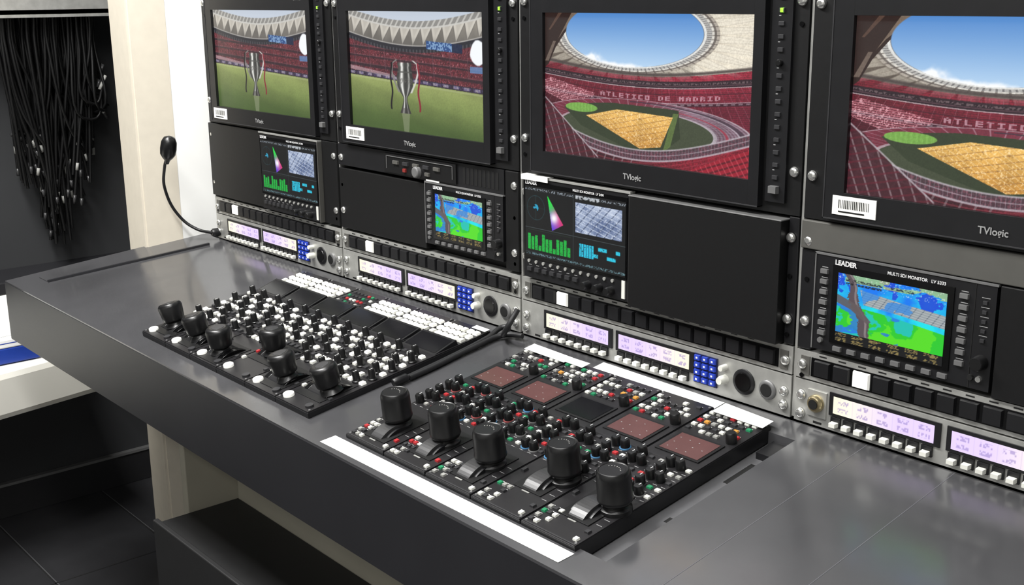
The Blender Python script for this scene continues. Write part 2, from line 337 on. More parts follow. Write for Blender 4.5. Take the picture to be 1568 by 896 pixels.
m_wkey=mat('key_white_lit',(248,247,240),.4,emit=.38)
m_wkey2=mat('key_white',(222,222,214),.45,emit=.06)
m_gkey=mat('key_grey',(150,150,146),.45)
m_red=mat('key_red',(160,40,44),.4,emit=.2)
m_grn=mat('key_green',(30,118,78),.4,emit=.25)
m_amb=mat('key_amber',(196,136,60),.4,emit=.2)
m_dkey=mat('key_dark',(46,46,48),.45)
m_bluek=mat('keypad_blue',(34,58,160),.4,emit=.25)
m_led=mat('led_green',(150,255,60),.4,emit=3.)
m_brown=mat('touch_display_brown',(88,58,57),.25,spec=.5,var=.10,scale=30,emit=.05)
m_darkdisp=mat('display_off',(20,20,23),.15)
m_brass=mat('connector_brass',(190,176,140),.3,metal=.9)
m_wallD=mat('wall_dark_grey',(50,51,53),.7,var=.08,scale=4)
m_floor=mat('floor_vinyl',(44,44,46),.4,var=.12,scale=12,bump=.08)
m_ceil=mat('ceiling_white',(215,215,212),.8,var=.02)
m_beige=mat('beige_laminate',(228,226,217),.55,var=.03,scale=5)
m_beige2=mat('support_beige',(160,156,142),.6,var=.05,scale=6)
m_slide=mat('fader_grey',(118,118,118),.4,metal=.3)
m_arc=mat('fader_arc_grey',(62,62,63),.3,metal=.2)
m_bbord=mat('board_black',(34,34,36),.5)

# ================================================================= ROOM
def slab(name,x0,x1,y0,y1,z0,z1,m):
    b=B(); b.box(x0,x1,y0,y1,z0,z1,m); return b.obj(name)
b=B(); b.box(-3.2,2.6,-3.2,.62,-.06,0,m_floor)
m_seam=mat('floor_seam',(20,20,21),.7); m_seam2=mat('floor_strip',(86,86,88),.5)
for i,yy in enumerate((-.95,-.62,-.33,-.05)): b.box(-2.2,2.6,yy,yy+.004,0,.0008,m_seam); b.box(-2.2,2.6,yy+.004,yy+.006,0,.0008,m_seam2)
for xx in (-1.75,-1.3): b.box(xx,xx+.004,-3.2,.5,0,.0008,m_seam)
b.obj('floor')
slab('ceiling',-3.2,2.6,-3.2,.62,2.35,2.41,m_ceil)
slab('wall_back',-3.2,2.6,.56,.62,0,2.35,m_wallD)
slab('wall_left',-2.28,-2.2,-3.2,.56,0,2.35,m_wallD)
slab('wall_right',2.6,2.66,-3.2,.62,0,2.35,m_ceil)
slab('wall_front',-2.2,2.6,-3.26,-3.2,0,2.35,m_ceil)
b=B(); b.box(-2.199,-2.185,-2.6,.5,0.001,.085,m_bbord); b.box(-2.199,-2.182,-2.6,.5,.085,.092,m_slide); b.obj('baseboard_left')

# white structural column left of the rack
b=B(); b.prism([(-1.572,-.112),(-1.552,-.040),(-1.516,.10),(-1.516,.2),(-1.70,.2),(-1.70,-.095)],0.001,2.349,m_white)
o=b.obj('column',bevel=.004)
b=B(); b.prism([(-1.576,-.117),(-1.555,-.044),(-1.552,-.042),(-1.572,-.112),(-1.70,-.095),(-1.70,-.100)],0.001,2.349,m_cream); b.obj('corner_strip',parent=o)  # thin cream-toned strip over the column's front corner faces
b=B(); b.box(-2.199,-2.05,-1.2,.5,.615,.645,m_fascia); b.box(-2.066,-2.05,-1.2,.30,.500,.615,m_white); b.obj('cable_bay_shelf',bevel=.003)
b=B(); b.prism([(-2.198,-1.3),(-1.64,-1.3),(-1.872,-.12),(-2.198,-.12)],.385,.496,m_beige)
b.obj('side_counter',bevel=.016)
b=B(); mb=mat('packet_blue',(30,60,150),.4)
b.box(-1.945,-1.875,-.42,-.262,.4985,.535,mb); b.box(-1.945,-1.8745,-.421,-.261,.535,.556,m_tape); b.box(-1.9455,-1.874,-.40,-.28,.543,.549,mb); b.prism([(-1.935,-.40),(-1.89,-.40),(-1.90,-.29),(-1.925,-.29)],.556,.568,m_tape)
b.obj('wipes_packet',bevel=.006)

# ================================================================= CABLE BUNDLE
paths=[];ties=B();mc=mat('cable_black',(11,11,12),.45,spec=.4)
tails=[(-.105,.70,.42),(-.16,.83,.15),(-.05,.80,.20),(-.01,.90,.13),(.02,1.0,.10)]
for i in range(150):
    x=-2.12+random.uniform(-.06,.04)
    r=random.random(); acc=0
    for yb0,zb0,p_ in tails:
        acc+=p_
        if r<=acc: break
    y0=min(.01,max(-.21,yb0*.9-.02+random.gauss(0,.04)))
    zb=zb0+random.uniform(0,.16); yb=yb0+random.uniform(-.030,.030)
    zm=random.uniform(1.0,1.08)
    p=[(-2.19,y0+random.uniform(-.02,.02),1.24+random.uniform(0,.05)),(x+.02,y0,1.285+random.uniform(-.005,.02)),(x+.03,y0+random.uniform(-.004,.004),1.2),(x+.02,y0*.6+yb*.4+random.uniform(-.006,.006),zm),(x+random.uniform(-.01,.02),yb,zb)]
    paths.append(p)
    if random.random()<.40:
        a=Vector(p[3]);c=Vector(p[4]); d=(c-a).normalized()
        for s_ in ([0.06] if random.random()<.5 else [0.06,.35]):
            pos=c.lerp(a,s_)
            Mx=Matrix.Translation(pos)@d.to_track_quat('Z','Y').to_matrix().to_4x4()
            ties.lathe([(0.0001,-.004),(.0040,-.004),(.0040,.014),(.003,.014)],Mx,m_wkey2 if random.random()<.12 else m_gkey if random.random()<.25 else m_arc,8)
cb=tube('cable_bundle',paths,.0036,mc,res=2)
ties.obj('cable_ends',parent=cb)
b=B(); b.box(-2.19,-2.02,-1.2,.4,1.262,1.272,m_silver); b.box(-2.03,-2.02,-1.2,.4,1.255,1.30,m_silver)
for k in range(14): b.box(-2.199,-2.18,-1.2+k*.12,-1.19+k*.12,1.262,1.45,m_slide)
b.obj('cable_tray')

# ================================================================= RACK  (everything rack-mounted is shifted by RY)
RY=.014; RL=(0,RY,0)
P=.4925; X0=[-3*P,-2*P,-P,0.,P]
b=B()
b.box(-1.492,.985,.008,.5,.001,2.05,m_blk)
b.box(-1.492,-1.478,-.004,.008,.82,2.05,m_blk2)
for x0 in X0:
    b.box(x0+.004,x0+P-.004,-.004,.008,1.318,1.60,m_blk2); b.box(x0+.004,x0+P-.004,-.004,.008,1.605,2.05,m_blk2)
for x in X0+[.985]:
    b.box(x-.0017,x+.0017,-.010,.008,.805,2.05,m_silver)
    for z in (1.285,1.262,1.095,1.075,1.022,.975,.925,.905,.873,.862,.836,.815):
        for sgn in (-1,1):
            if (x<-1.4 and sgn<0) or (x>.9 and sgn>0): continue
            zz=z+random.uniform(-.003,.003)
            if z in (1.262,1.075,.975,.905,.862): 
                if random.random()<.6: continue
                b.out(x+sgn*.012,-.013,zz,[(.003,0),(.003,.001)],m_gloss,10); continue
            b.out(x+sgn*.0125,-.013,zz,[(.0062,0),(.0062,.0015),(.0048,.0035),(.0025,.0042)],m_chrome,14)
rack=b.obj('equipment_rack',loc=RL)

def monitor(x0,img,label):
    b=B(); y=-.0125
    b.box(x0+.003,x0+.4895,y,.006,1.047,1.315,m_blk)
    sx0,sx1,sz0,sz1=x0+.060,x0+.421,1.083,1.2725
    for r in ((x0+.034,sx0,1.052,1.308),(sx1,x0+.436,1.052,1.308)): b.box(r[0],r[1],-.022,y,r[2],r[3],m_blk2)
    b.box(sx0,sx1,-.022,y,1.052,sz0,m_blk2); b.box(sx0,sx1,-.022,y,sz1,1.308,m_blk2)
    b.box(x0+.034,x0+.0355,-.0226,y,1.052,1.308,m_dkey); b.box(x0+.034,x0+.436,-.0226,y,1.052,1.0535,m_dkey)
    b.box(x0+.442,x0+.470,-.0165,y,1.06,1.308,m_blk2)
    for k in range(15):
        z=1.292-k*.0145
        if k in (5,): b.out(x0+.456,-.0165,z,[(.004,0),(.004,.004),(.003,.005)],m_knob,12)
        else: b.fbox(x0+.456,z,-.0165,.008,.005,.002,m_dkey)
        if k%2: b.box(x0+.4515,x0+.4545,-.0168,-.0165,z-.0065,z-.0055,m_txg)
    b.fbox(x0+.456,1.2775,-.0165,.005,.005,.002,m_led)
    b.fbox(x0+.456,1.075,-.0165,.012,.009,.006,m_slide)
    if label:
        b.box(x0+.047,x0+.102,-.0232,-.022,1.0585,1.0795,m_lbl)
        for k in range(18):
            xx=x0+.055+k*.0022; b.box(xx,xx+random.choice((.0006,.0011)),-.0235,-.0232,1.066,1.0755,m_ink)
        b.box(x0+.055,x0+.088,-.0235,-.0232,1.0615,1.0632,m_ink)
    o=b.obj('broadcast_monitor',loc=RL,bevel=.0007)
    picture('display',img,sx0,sx1,sz0,sz1,-.0165,o,1.05)
    text('TVlogic',x0+.218,-.0232,1.062,.0105,m_txg,o,.0002); text('LVM-171S',x0+.385,-.0232,1.290,.006,m_txg,o)
    return o
for x0,im,lb in ((X0[0],TROP,1),(X0[1],TROP,1),(X0[2],STAD,0),(X0[3],STAD,1),(X0[4],STAD,0)): monitor(x0,im,lb)

def buttons(x0):
    b=B(); y=-.012
    b.box(x0+.003,x0+.4895,y,.006,.8565,.8905,m_silver)
    b.box(x0+.024,x0+.470,y-.001,y,.8615,.8845,m_gloss)
    for k in range(17):
        b.fbox(x0+.040+k*.0259,.873,y-.001,.0215,.0190,.0035,m_wkey if k==2 else m_blk2)
    for xx in (.016,.478):
        b.box(x0+xx-.006,x0+xx+.006,y-.0015,y,.8615,.8845,m_grey)
    for k in range(16): b.box(x0+.034+k*.0259,x0+.044+k*.0259,y-.0003,y,.8868,.8885,m_ink)
    return b.obj('pushbutton_router_panel',loc=RL,bevel=.0006)
def lcdstrip(x0,brass=False):
    b=B(); y=-.012
    b.box(x0+.003,x0+.4895,y,.006,.8025,.8545,m_silver)
    for a in (.052,.199):
        b.box(x0+a,x0+a+.140,y-.002,y,.8215,.8495,m_blk2)
        for k in range(8):
            xx=x0+a+.010+k*.0165
            b.box(xx-.0065,xx+.0065,y-.003,y,.8085,.8205,m_blk2)
            b.fbox(xx,.8125,y-.003,.009,.0055,.007,m_wkey2)
    b.box(x0+.340,x0+.378,y-.002,y,.811,.850,mat('keypad_navy',(24,30,70),.4))
    for i in range(3):
        for j in range(4): b.fbox(x0+.3465+i*.0125,.8165+j*.0095,y-.002,.0095,.007,.003,m_bluek); b.fbox(x0+.3465+i*.0125,.8165+j*.0095,y-.005,.003,.0025,.0002,m_txt)
    b.out(x0+.390,y,.842,[(.004,0),(.004,.010),(.0035,.011)],m_wkey2,14)
    b.out(x0+.390,y,.826,[(.006,0),(.006,.008),(.0045,.013)],m_wkey2,14)
    b.out(x0+.420,y,.830,[(.0165,0),(.0165,.002),(.013,.003)],m_blk2,24); b.out(x0+.420,y-.003,.830,[(.012,0),(.0115,.0008)],m_gloss,24)
    b.out(x0+.456,y,.829,[(.0125,0),(.0125,.002),(.010,.004),(.009,.004)],m_slide,20); b.out(x0+.456,y-.004,.829,[(.0085,0),(.008,.0008)],m_ink,20)
    if brass:
        b.box(x0+.022,x0+.048,y-.002,y,.814,.846,m_silver); b.out(x0+.035,y-.002,.831,[(.0105,0),(.0105,.004),(.008,.007)],m_brass,20); b.out(x0+.035,y-.0092,.831,[(.006,0),(.006,.001)],m_ink,16)
    b.fbox(x0+.036,.8065,y,.012,.003,.0003,m_ink)
    o=b.obj('lcd_intercom_panel',loc=RL,bevel=.0005)
    picture('lcd_1',LCDA,x0+.058,x0+.185,.825,.8455,y-.0025,o,1.15); picture('lcd_2',LCDB,x0+.205,x0+.332,.825,.8455,y-.0025,o,1.15)
    return o
for i,x0 in enumerate(X0): buttons(x0); lcdstrip(x0,i==3)

def multiscope(x0):
    b=B(); y=-.012; w=.213; f=y-.008
    b.box(x0,x0+w,f,.006,.8955,1.043,m_blk2)
    b.box(x0-.001,x0+w+.001,f-.0015,y,1.0425,1.0455,m_silver); b.box(x0+w-.001,x0+w+.001,f-.0015,y,.8955,1.0425,m_grey)
    b.box(x0+.002,x0+w-.004,f-.0015,f,.9255,1.037,m_gloss)
    for k in range(12): b.out(x0+.012+k*.0155,f,.9205,[(.0025,0),(.0025,.002)],m_gkey,10)
    for k in range(7): b.fbox(x0+.014+k*.016,.909,f,.010,.006,.003,m_dkey); b.box(x0+.011+k*.016,x0+.017+k*.016,f-.0003,f,.9145,.9155,m_txg)
    for k,xx in enumerate((.135,.158,.180)): b.out(x0+xx,f,.906,[(.0065,0),(.006,.010),(.005,.012)],m_knob,16)
    b.box(x0+.200,x0+.206,f-.0015,f,.899,.924,m_wkey2)
    o=b.obj('waveform_monitor',loc=RL,bevel=.0008)
    picture('display',MULTI,x0+.006,x0+.207,.929,1.031,f-.0020,o,1.0)
    text('LEADER',x0+.006,f-.0020,1.0335,.007,m_txt,o,.0002); text('MULTI SDI MONITOR  LV 5490',x0+.105,f-.0020,1.0335,.0045,m_txt,o,.0001)
    return o
def smallscope(x0,z0,z1,s=1.,y=-.012):
    w=.215*s; b=B(); f=y-.004
    b.box(x0,x0+w,f,.006,z0,z1,m_blk2)
    b.box(x0-.0015,x0+w+.0015,f-.001,y,z1-.0015,z1+.001,m_slide); b.box(x0-.0015,x0,f-.001,y,z0,z1,m_slide)
    b.box(x0+.023*s,x0+.170*s,f-.0015,f,z0+.012*s,z1-.010*s,m_gloss)
    for k in range(7):
        for xx,zz in ((.012,.020),(.181,.017)):
            b.fbox(x0+xx*s,z1-zz*s-k*.012*s,f,.010*s,.0055*s,.003,m_slide); b.box(x0+(xx-.004)*s,x0+(xx+.004)*s,f-.0003,f,z1-zz*s-k*.012*s+.0042*s,z1-zz*s-k*.012*s+.0050*s,m_txg)
    for k in range(8): b.fbox(x0+.034*s+k*.0185*s,z0+.006*s,f,.011*s,.0055*s,.003,m_slide)
    b.box(x0+.192*s,x0+.193*s,f-.0005,f,z0,z1,m_ink)
    for k in range(5): b.fbox(x0+.204*s,z1-.02*s-k*.010*s,f,.005*s,.004*s,.002,m_dkey); b.box(x0+.1995*s,x0+.2085*s,f-.0003,f,z1-.0155*s-k*.010*s,z1-.0148*s-k*.010*s,m_txg)
    b.out(x0+.204*s,f,z0+.030*s,[(.0085*s,0),(.0078*s,.009),(.0065*s,.011)],m_knob,18)
    b.out(x0+.204*s,f,z0+.012*s,[(.0035*s,0),(.003*s,.003)],m_chrome,12); b.out(x0+.195*s,f,z0+.012*s,[(.0035*s,0),(.003*s,.003)],m_ink,12)
    b.out(x0+.011*s,f,z0+.012*s,[(.0035*s,0),(.003*s,.003)],m_slide,12)
    o=b.obj('vector_scope_monitor',loc=RL,bevel=.0007)
    picture('display',FALSE,x0+.031*s,x0+.163*s,z0+.027*s,z1-.018*s,f-.0020,o,1.02)
    u,v=grid(90,14); im=blank(90,14,(10,12,16)); put(im,(rng.rand(14,90)>.6)&(np.mod(u*6,1)<.7)&(((v>.1)&(v<.4))|((v>.6)&(v<.9))),(170,150,90),.9)
    picture('status_line',im,x0+.031*s,x0+.163*s,z0+.016*s,z0+.027*s,f-.0020,o,.8)
    text('LEADER',x0+.026*s,f-.0022,z1-.0095*s,.0078*s,m_txt,o,.0003); text('MULTI SDI MONITOR   LV 5333',x0+.092*s,f-.0022,z1-.0095*s,.0050*s,m_txt,o,.0001)
    return o
multiscope(X0[0]+.224); multiscope(X0[2]+.016)
smallscope(X0[3]+.026,.8975,1.0105); smallscope(X0[1]+.263,.9065,1.007,.90); smallscope(X0[4]+.026,.8975,1.0105)

def blankp(boxes,bevel=.0012):
    b=B()
    for bx in boxes: b.box(*bx)
    return b.obj('rack_blanking_panel',loc=RL,bevel=bevel)
blankp([(X0[0]+.003,X0[0]+.2195,-.017,.006,.8955,1.0455,m_blk),(X0[0]+.4405,X0[0]+.4895,-.014,.006,.8955,1.0455,m_blk)])
blankp([(X0[1]+.003,X0[1]+.2585,-.014,.006,.8955,1.003,m_blk),(X0[1]+.460,X0[1]+.4895,-.014,.006,.8955,1.0455,m_blk)])
blankp([(X0[2]+.232,X0[2]+.474,-.026,.006,.8925,1.0405,m_blk),(X0[2]+.231,X0[2]+.475,-.027,.004,1.0405,1.0425,m_slide),(X0[2]+.4755,X0[2]+.4895,-.012,.006,.8925,1.0455,m_blk2)],.002)
blankp([(X0[3]+.003,X0[3]+.4895,-.016,.006,1.0125,1.0455,m_grey),(X0[3]+.244,X0[3]+.4895,-.016,.006,.8925,1.011,m_blk),(X0[3]+.003,X0[3]+.0215,-.0128,.006,.8925,1.0115,m_blk2)])
blankp([(X0[4]+.003,X0[4]+.4895,-.016,.006,1.0125,1.0455,m_grey),(X0[4]+.244,X0[4]+.4895,-.018,.006,.8925,1.011,m_blk)])
b=B(); x0=X0[1]
b.box(x0+.003,x0+.4575,-.014,.006,1.0085,1.0455,m_blk2)
b.box(x0+.150,x0+.345,-.017,-.014,1.0115,1.0425,m_blk)
b.box(x0+.158,x0+.338,-.0185,-.017,1.0385,1.0395,m_slide); b.box(x0+.158,x0+.159,-.0185,-.017,1.018,1.0395,m_slide); b.box(x0+.337,x0+.338,-.0185,-.017,1.018,1.0395,m_slide)
for k in range(5): b.fbox(x0+.185+k*.028,1.030,-.017,.016,.006,.003,m_dkey if k%2 else m_grey)
b.out(x0+.245,-.017,1.020,[(.010,0),(.009,.006),(.007,.007)],m_slide,18); b.fbox(x0+.21,1.019,-.017,.008,.006,.003,mat('switch_red',(130,40,36),.5)); b.fbox(x0+.272,1.019,-.017,.012,.006,.003,m_grey)
for k in range(9): b.box(x0+.36+k*.010,x0+.365+k*.010,-.0145,-.014,1.014,1.040,m_ink)
b.box(x0+.266,x0+.300,-.0165,-.0140,1.0085,1.0125,m_lbl)
b.obj('rack_patch_unit',loc=RL,bevel=.0006)
b=B(); b.box(X0[2]+.015,X0[2]+.072,-.024,-.0125,1.0460,1.0468,m_lbl); b.box(X0[2]+.015,X0[2]+.072,-.0242,-.0235,1.0395,1.0468,m_lbl)
b.obj('paper_label',loc=RL)

# ================================================================= DESK
T=math.tan(math.radians(9)); zt=lambda y:.80+T*y
b=B()
def top(poly,dz=0.,m=m_desk,th=.03):
    n=len(poly); vs=[(x,y,zt(y)+dz) for x,y in poly]+[(x,y,zt(y)+dz-th) for x,y in poly]
    b.add(vs,[tuple(range(n)),tuple(range(2*n-1,n-1,-1))]+[(i,n+i,n+(i+1)%n,(i+1)%n) for i in range(n)],m)
hx0,hx1,hy0,hy1=-.437,.034,-.344,-.037; yb=.0012
top([(-1.658,-.386),(hx0,-.386),(hx0,yb),(-1.494,yb),(-1.494,.03),(-1.551,.03)])
top([(hx0,-.386),(hx1,-.386),(hx1,hy0),(hx0,hy0)]); top([(hx0,hy1),(hx1,hy1),(hx1,yb),(hx0,yb)])
top([(hx1,-.386),(1.35,-.386),(1.35,yb),(hx1,yb)])
top([(hx0,hy0),(hx1,hy0),(hx1,hy1),(hx0,hy1)],-.016,m_pit,.012)
top([(.006,-.072),(.031,-.072),(.031,-.040),(.006,-.040)],-.008,m_blk2,.008)
top([(.010,-.135),(.022,-.135),(.022,-.085),(.010,-.085)],-.0156,m_ink,.0004); top([(.012,-.235),(.020,-.235),(.020,-.225),(.012,-.225)],-.0156,m_ink,.0004)
zf=zt(-.386); b.box(-1.658,1.35,-.386,-.366,.616,zf-.0305,m_fascia)
b.box(-1.6585,1.35,-.3868,-.385,.616,zf-.003,m_fascia)
vs=[(-1.658,-.386),(-1.551,.03),(-1.536,.03),(-1.643,-.386)]
n=4; zs=[zt(y)-.0305 for _,y in vs]
b.add([(x,y,.616) for x,y in vs]+[(x,y,z) for (x,y),z in zip(vs,zs)],[(3,2,1,0),(4,5,6,7)]+[(i,(i+1)%4,4+(i+1)%4,4+i) for i in range(4)],m_fascia)
m_j=mat('desk_joint',(92,92,96),.4)
top([(-1.553,-.336),(-1.547,-.336),(-1.446,-.033),(-1.452,-.033)],.0045,m_fascia,.0045)
top([(-1.60,-.336),(-1.553,-.336),(-1.452,-.033),(-1.50,-.033)],.002,m_desk,.002)
for x in (.105,.212,.55): top([(x,-.384),(x+.0010,-.384),(x+.0010,-.001),(x,-.001)],.0002,m_j,.0002)
desk=b.obj('control_desk')
m_pl=mat('plinth_dark',(28,28,29),.55)
b=B(); b.box(-1.080,-1.060,-.298,-.185,.001,.655,m_beige2); b.box(-1.060,1.3,-.200,-.185,.001,.655,m_beige2)
b.box(-1.0595,1.3,-.36,-.2005,.001,.405,m_pl); b.box(-1.0595,1.3,-.365,-.355,.001,.413,m_pl)
b.obj('desk_support_plinth',bevel=.002)

RX=math.radians(9)
# ================================================================= CONTROL PANELS
KN2=[(.0060,0),(.0058,.010),(.0048,.0115)]
def arc_slot(b,x,y,w,r,hgt,m,z):
    a=math.acos((r-hgt)/r); n=14; vs=[]
    for sx in (-w/2,w/2):
        for k in range(n+1):
            t=-a+2*a*k/n; vs.append((x+sx,y+r*math.sin(t),z+r*math.cos(t)-(r-hgt)))
    fs=[(k,n+1+k,n+2+k,k+1) for k in range(n)]+[tuple(range(n+1)),tuple(range(2*n+1,n,-1))]
    b.add(vs,fs,m,False)
def joystick_round(b,x,y,z):
    b.up(x,y,z,[(.018,-.004),(.018,.001),(.0135,.003),(.0125,.006),(.0175,.007),(.0197,.011),(.0197,.013),(.0192,.014),(.0190,.038),(.0186,.041),(.0175,.0445),(.0163,.0458),(.0150,.0450)],m_knob,36,tilt=(-.05,0))
    b.up(x,y,z+.0450,[(.0148,0),(.0146,.0003)],m_blk2,28,tilt=(-.05,0))
    for a in range(-3,4):
        t=math.pi/2+a*.28; b.cbox(x+.0115*math.cos(t),y+.0115*math.sin(t)-.003,z+.0452,.0012,.0012,.0004,m_gkey)
def joystick_flare(b,x,y,z,ti):
    b.up(x,y,z,[(.018,0),(.0145,.004),(.0125,.007),(.0135,.009),(.0175,.011),(.0182,.016),(.0202,.034),(.0192,.038),(.0170,.0405),(.0125,.0412)],m_knob,26,tilt=ti)
    b.up(x,y,z,[(.0100,.0412),(.0097,.0416)],m_dkey,20,tilt=ti)
m_rb=mat('ring_blue',(70,120,160),.5);m_rr=mat('ring_red',(130,60,60),.5)
def ocp(name,xc,jy,jx=0):
    b=B(); z=.006; W=.0420
    b.box(-W,W,-.3555,-.0325,-.0135,z-.0015,m_blk2); b.box(-W+.0006,W-.0006,-.355,-.033,z-.0015,z,m_panel)
    b.box(-W+.002,W-.002,-.3535,-.352,z,z+.0006,m_dkey); b.box(-W+.002,W-.002,-.250,-.2495,z,z+.0003,m_dkey); b.box(-W+.002,W-.002,-.164,-.1635,z,z+.0003,m_dkey)
    b.box(-.020,.026,jy-.042,jy+.030,z,z+.0012,m_blk)
    arc_slot(b,.003,jy-.014,.022,.042,.009,m_arc,z); arc_slot(b,.003,jy-.012,.032,.038,.006,m_blk2,z)
    b.box(-.003,.009,jy-.045,jy-.043,z,z+.0006,m_gkey)
    joystick_round(b,.003+jx,jy,z+.003)
    for i in range(5):
        for j in range(3):
            if random.random()<.2 or (i==4 and j>0): continue
            b.cbox(-.0350+j*.0085,-.346+i*.0098,z,.0060,.0055,.0024,random.choice([m_grn if j==0 else m_wkey2,m_wkey2,m_dkey,m_dkey,m_red if i>1 else m_dkey,m_gkey]))
            b.box(-.037+j*.0085,-.033+j*.0085,-.3418+i*.0098,-.3412+i*.0098,z,z+.0002,m_txt)
    b.cbox(.034,-.345,z,.006,.006,.0024,m_wkey2); b.cbox(.034,-.328,z,.006,.006,.0024,m_red if random.random()<.4 else m_dkey); b.cbox(-.034,-.280,z,.0055,.008,.003,m_grn if random.random()<.5 else m_dkey)
    for yy in (-.312,-.30,-.288): b.box(.030,.038,yy,yy+.0007,z,z+.0002,m_txg)
    for i in range(5):
        yy=-.240+i*.0170
        for j,xx in enumerate((-.034,-.020,-.005,.010,.024,.036)):
            if j in (0,3) or (j==4 and i%2==0) or (j==1 and i%2==1):
                b.up(xx,yy,z,KN2,m_knob,14); b.cbox(xx,yy+.003,z+.0115,.0009,.004,.0003,m_txt,0)
                if random.random()<.3: b.up(xx,yy,z,[(.0074,0),(.0072,.0012)],random.choice((m_dkey,m_rb,m_rr,m_slide)),16)
            else:
                b.cbox(xx,yy,z,.0068,.0052,.0022,random.choice((m_wkey2,m_dkey,m_dkey,m_gkey,m_red,m_dkey,m_grn)))
            b.box(xx-.003,xx+.003,yy-.0092,yy-.0084,z,z+.0002,m_txg)
    b.box(-.034,.032,-.152,-.104,z,z+.0014,m_blk)
    b.box(-.0300,.0280,-.1485,-.1075,z+.0014,z+.0019,m_darkdisp if name==2 else m_brown)
    if name!=2:
        for i in range(3):
            for j in range(4):
                if random.random()<.6: b.box(-.024+j*.014,-.0222+j*.014,-.142+i*.012,-.1410+i*.012,z+.0019,z+.0021,m_txg)
    for i in range(5):
        for j in range(7):
            if j>=5 and i==0: continue
            if random.random()<.1: continue
            c=random.choice((m_wkey2,m_dkey,m_red,m_grn,m_gkey,m_wkey2 if i>2 else m_dkey,m_amb if i==2 else m_dkey,m_dkey,m_wkey2))
            b.cbox(-.035+j*.0108,-.0920+i*.0114,z,.0066,.0054,.0022,c)
            b.box(-.037+j*.0108,-.033+j*.0108,-.0875+i*.0114,-.0868+i*.0114,z,z+.0002,m_txt)
    b.up(.031,-.0915,z,[(.0068,0),(.0068,.012),(.0055,.0135)],m_knob,16)
    for sx in (-1,1):
        for yy in (-.350,-.037): b.up(sx*.0385,yy,z,[(.0018,0),(.0016,.0006)],m_slide,8)
    return b.obj('camera_control_panel',loc=(xc,0,.80),rot=(RX,0,0),bevel=.0004)
pw=.0862
jys=[(-.300,-.003),(-.293,.003),(-.296,.008),(-.268,.020),(-.278,.023)]
for i in range(5): ocp(i,-.4335+pw*(i+.5),jys[i][0],jys[i][1])

def rcp(i,xc,jy,ti,jx):
    b=B(); z=.010; W=.0440
    b.box(-W,W,-.356,-.030,.0003,z-.002,m_blk2); b.box(-W+.0008,W-.0008,-.355,-.031,z-.002,z,m_panel)
    b.box(-.034,.034,max(jy-.030,-.352),jy+.034,z,z+.001,m_blk)
    arc_slot(b,0,jy+.004,.034,.036,.008,m_blk2,z); arc_slot(b,-.024,jy+.006,.010,.045,.007,m_gloss,z); arc_slot(b,.024,jy+.006,.010,.045,.007,m_gloss,z)
    joystick_flare(b,jx,jy,z+.002,ti)
    b.up(-.028 if i%2 else -.026,-.342,z,[(.0080,0),(.0080,.004),(.0066,.005)],m_wkey,18)
    b.up(.030,-.344,z,[(.006,0),(.006,.003)],m_dkey,14)
    b.cbox(-.038,-.31,z,.006,.007,.003,m_wkey2); b.cbox(.039,-.315,z,.006,.007,.003,m_dkey); b.cbox(-.038,-.285,z,.006,.006,.003,m_red if i%3==0 else m_dkey)
    for r in range(7):
        yy=-.258+r*.0175
        xs=(yy<jy+.034)
        for j,xx in enumerate((-.036,-.0225,-.0095,.0045,.0185,.033)):
            if xs and j not in (0,5): continue
            if (j in (1,4) and r%2==0) or (j==5 and r%2==1):
                b.up(xx,yy,z,[(.0070,0),(.0070,.002),(.0054,.003),(.0052,.015),(.0044,.0165)],m_knob,14); b.cbox(xx,yy,z+.0165,.0008,.006,.0003,m_txt,0)
            else: b.cbox(xx,yy,z,.0088,.0082,.0034,(m_wkey if (r+j)%2 else m_wkey2) if random.random()<(.5 if r<2 else .78) else m_dkey)
    vs=[(-.041,-.137,z),(.041,-.137,z),(.041,-.094,z+.008),(-.041,-.094,z+.008),(.041,-.092,z),(-.041,-.092,z)]
    b.add(vs,[(0,1,2,3),(1,4,2),(0,3,5),(3,2,4,5)],m_blk2)
    b.add([(-.037,-.133,z+.0011),(.037,-.133,z+.0011),(.037,-.098,z+.0076),(-.037,-.098,z+.0076)],[(0,1,2,3)],m_darkdisp)
    if i in (2,):
        for r in range(4):
            for k in range(7): b.cbox(-.033+k*.0105,-.083+r*.012,z,.006,.005,.002,random.choice((m_grn,m_red,m_wkey2,m_dkey,m_gkey,m_dkey)))
    else:
        for r in range(3):
            for j in range(6):
                b.cbox(-.0350+j*.0140,-.081+r*.0150,z,.0100,.0092,.0036,m_wkey if (r+j)%5 else m_wkey2,.1)
    for sx in (-1,1):
        for yy in (-.350,-.034): b.up(sx*.040,yy,z,[(.0018,0),(.0016,.0006)],m_slide,8)
    return b.obj('camera_control_panel',loc=(xc,0,.80),rot=(RX,0,0),bevel=.0004)
rj=[(-.312,(.0,-.22),-.002),(-.314,(.05,-.15),.002),(-.322,(-.05,.0),.002),(-.276,(-.1,0),-.002),(-.314,(.05,-.12),.012),(-.300,(.1,-.12),.018)]
for i in range(6): rcp(i,-1.060+.0893*(i+.5),*rj[i])

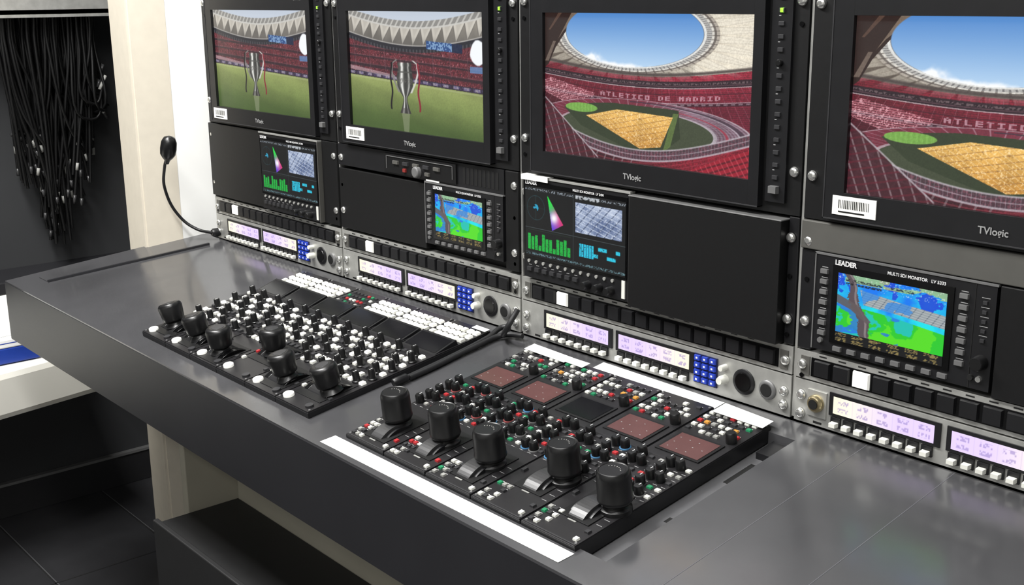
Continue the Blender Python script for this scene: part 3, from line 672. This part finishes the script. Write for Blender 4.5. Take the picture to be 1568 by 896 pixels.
def tape(poly,z,name='masking_tape'):
    b=B(); b.prism(poly,z,z+.0004,m_tape); return b.obj(name,loc=(0,0,.80),rot=(RX,0,0))
tape([(-.452,-.3835),(-.003,-.3800),(-.001,-.3590),(-.449,-.3615)],.0003)
tape([(-.431,-.046),(-.345,-.048),(-.345,-.030),(-.431,-.026)],.0090)
tape([(-.345,-.046),(-.31,-.047),(-.31,-.031),(-.345,-.031)],.0095)
tape([(-.312,-.030),(-.094,-.030),(-.094,-.008),(-.312,-.004)],.0003)
tape([(-.080,-.048),(-.003,-.049),(-.003,-.028),(-.080,-.022)],.0095)
tape([(-.552,-.045),(-.520,-.046),(-.520,-.036),(-.552,-.035)],.0150,'paper_label')

m_cab=mat('cable_rubber',(24,24,26),.5)
pts=[(-.466,-.028,.850),(-.474,-.045,.820),(-.497,-.030,.806),(-.514,-.010,.810),(-.512,-.05,.800),(-.508,-.12,.787),(-.505,-.205,.7735)]
dc=tube('desk_cable',[pts,[(-.47,-.016,.806),(-.50,-.024,.803),(-.507,-.08,.793),(-.503,-.16,.780),(-.502,-.20,.7745)]],.0042,m_cab)
bb=B(); bb.lathe([(.0055,0),(.0062,.002),(.0062,.022),(.0045,.024)],Matrix.Translation((-.504,-.203,.7755))@Vector((0,-1,-.15)).to_track_quat('Z','Y').to_matrix().to_4x4(),m_blk2,14); bb.obj('plug',parent=dc)

# ================================================================= GOOSENECK MICROPHONE
mp=[(-1.468,-.014,.815),(-1.500,-.035,.822),(-1.522,-.06,.849),(-1.524,-.085,.905),(-1.490,-.098,.960),(-1.466,-.10,.988)]
g=tube('gooseneck_microphone',[mp],.0032,m_blk2)
bb=B(); d=Vector((.012,-.0,.03)).normalized(); Mx=Matrix.Translation((-1.468,-.10,.981))@d.to_track_quat('Z','Y').to_matrix().to_4x4()
bb.lathe([(.004,-.012),(.006,-.004),(.011,.002),(.0155,.010),(.0165,.022),(.0155,.036),(.0115,.045),(.004,.049)],Mx,m_knob,20)
bb.out(-1.468,-.0,.815,[(.009,0),(.009,.012),(.006,.016)],m_blk2,16)
bb.obj('windscreen',parent=g)

# ================================================================= LIGHTS
def area(name,loc,sx,sy,p,col=(1,1,1),rot=(0,0,0)):
    l=bpy.data.lights.new(name,'AREA'); l.shape='RECTANGLE'; l.size=sx; l.size_y=sy; l.energy=p; l.color=col
    o=bpy.data.objects.new(name,l); S.collection.objects.link(o); o.location=loc; o.rotation_euler=rot; return o
area('column_fill_light',(-.2,-1.0,2.33),2.0,.25,45,(1,.99,.97))
area('column_fill_light',(-1.25,-.75,2.33),.9,.25,48,(1,.99,.97))  # fill lamp added to brighten the white column and the tape
area('column_fill_light',(.6,-2.2,2.33),2.0,.4,24,(1,.99,.97))
w=bpy.data.worlds.new('World'); S.world=w; w.use_nodes=True
w.node_tree.nodes['Background'].inputs['Color'].default_value=(.8,.85,.9,1); w.node_tree.nodes['Background'].inputs['Strength'].default_value=.2

# ================================================================= CAMERA
f=1800.
d1=np.array([-1584,-443,f]);X=-d1/np.linalg.norm(d1)
D=(f*f-1584*76)/443.;dz=np.array([76,D,f]);Z=-dz/np.linalg.norm(dz);Y=np.cross(Z,X)
cam=bpy.data.cameras.new('camera'); co=bpy.data.objects.new('camera',cam); S.collection.objects.link(co)
R=Matrix(((X[0],-X[1],-X[2]),(Y[0],-Y[1],-Y[2]),(Z[0],-Z[1],-Z[2]))).to_4x4()
co.matrix_world=Matrix.Translation((.794,-1.11,1.30))@R
cam.sensor_width=36; cam.lens=36*f/1568; cam.clip_start=.01
S.camera=co
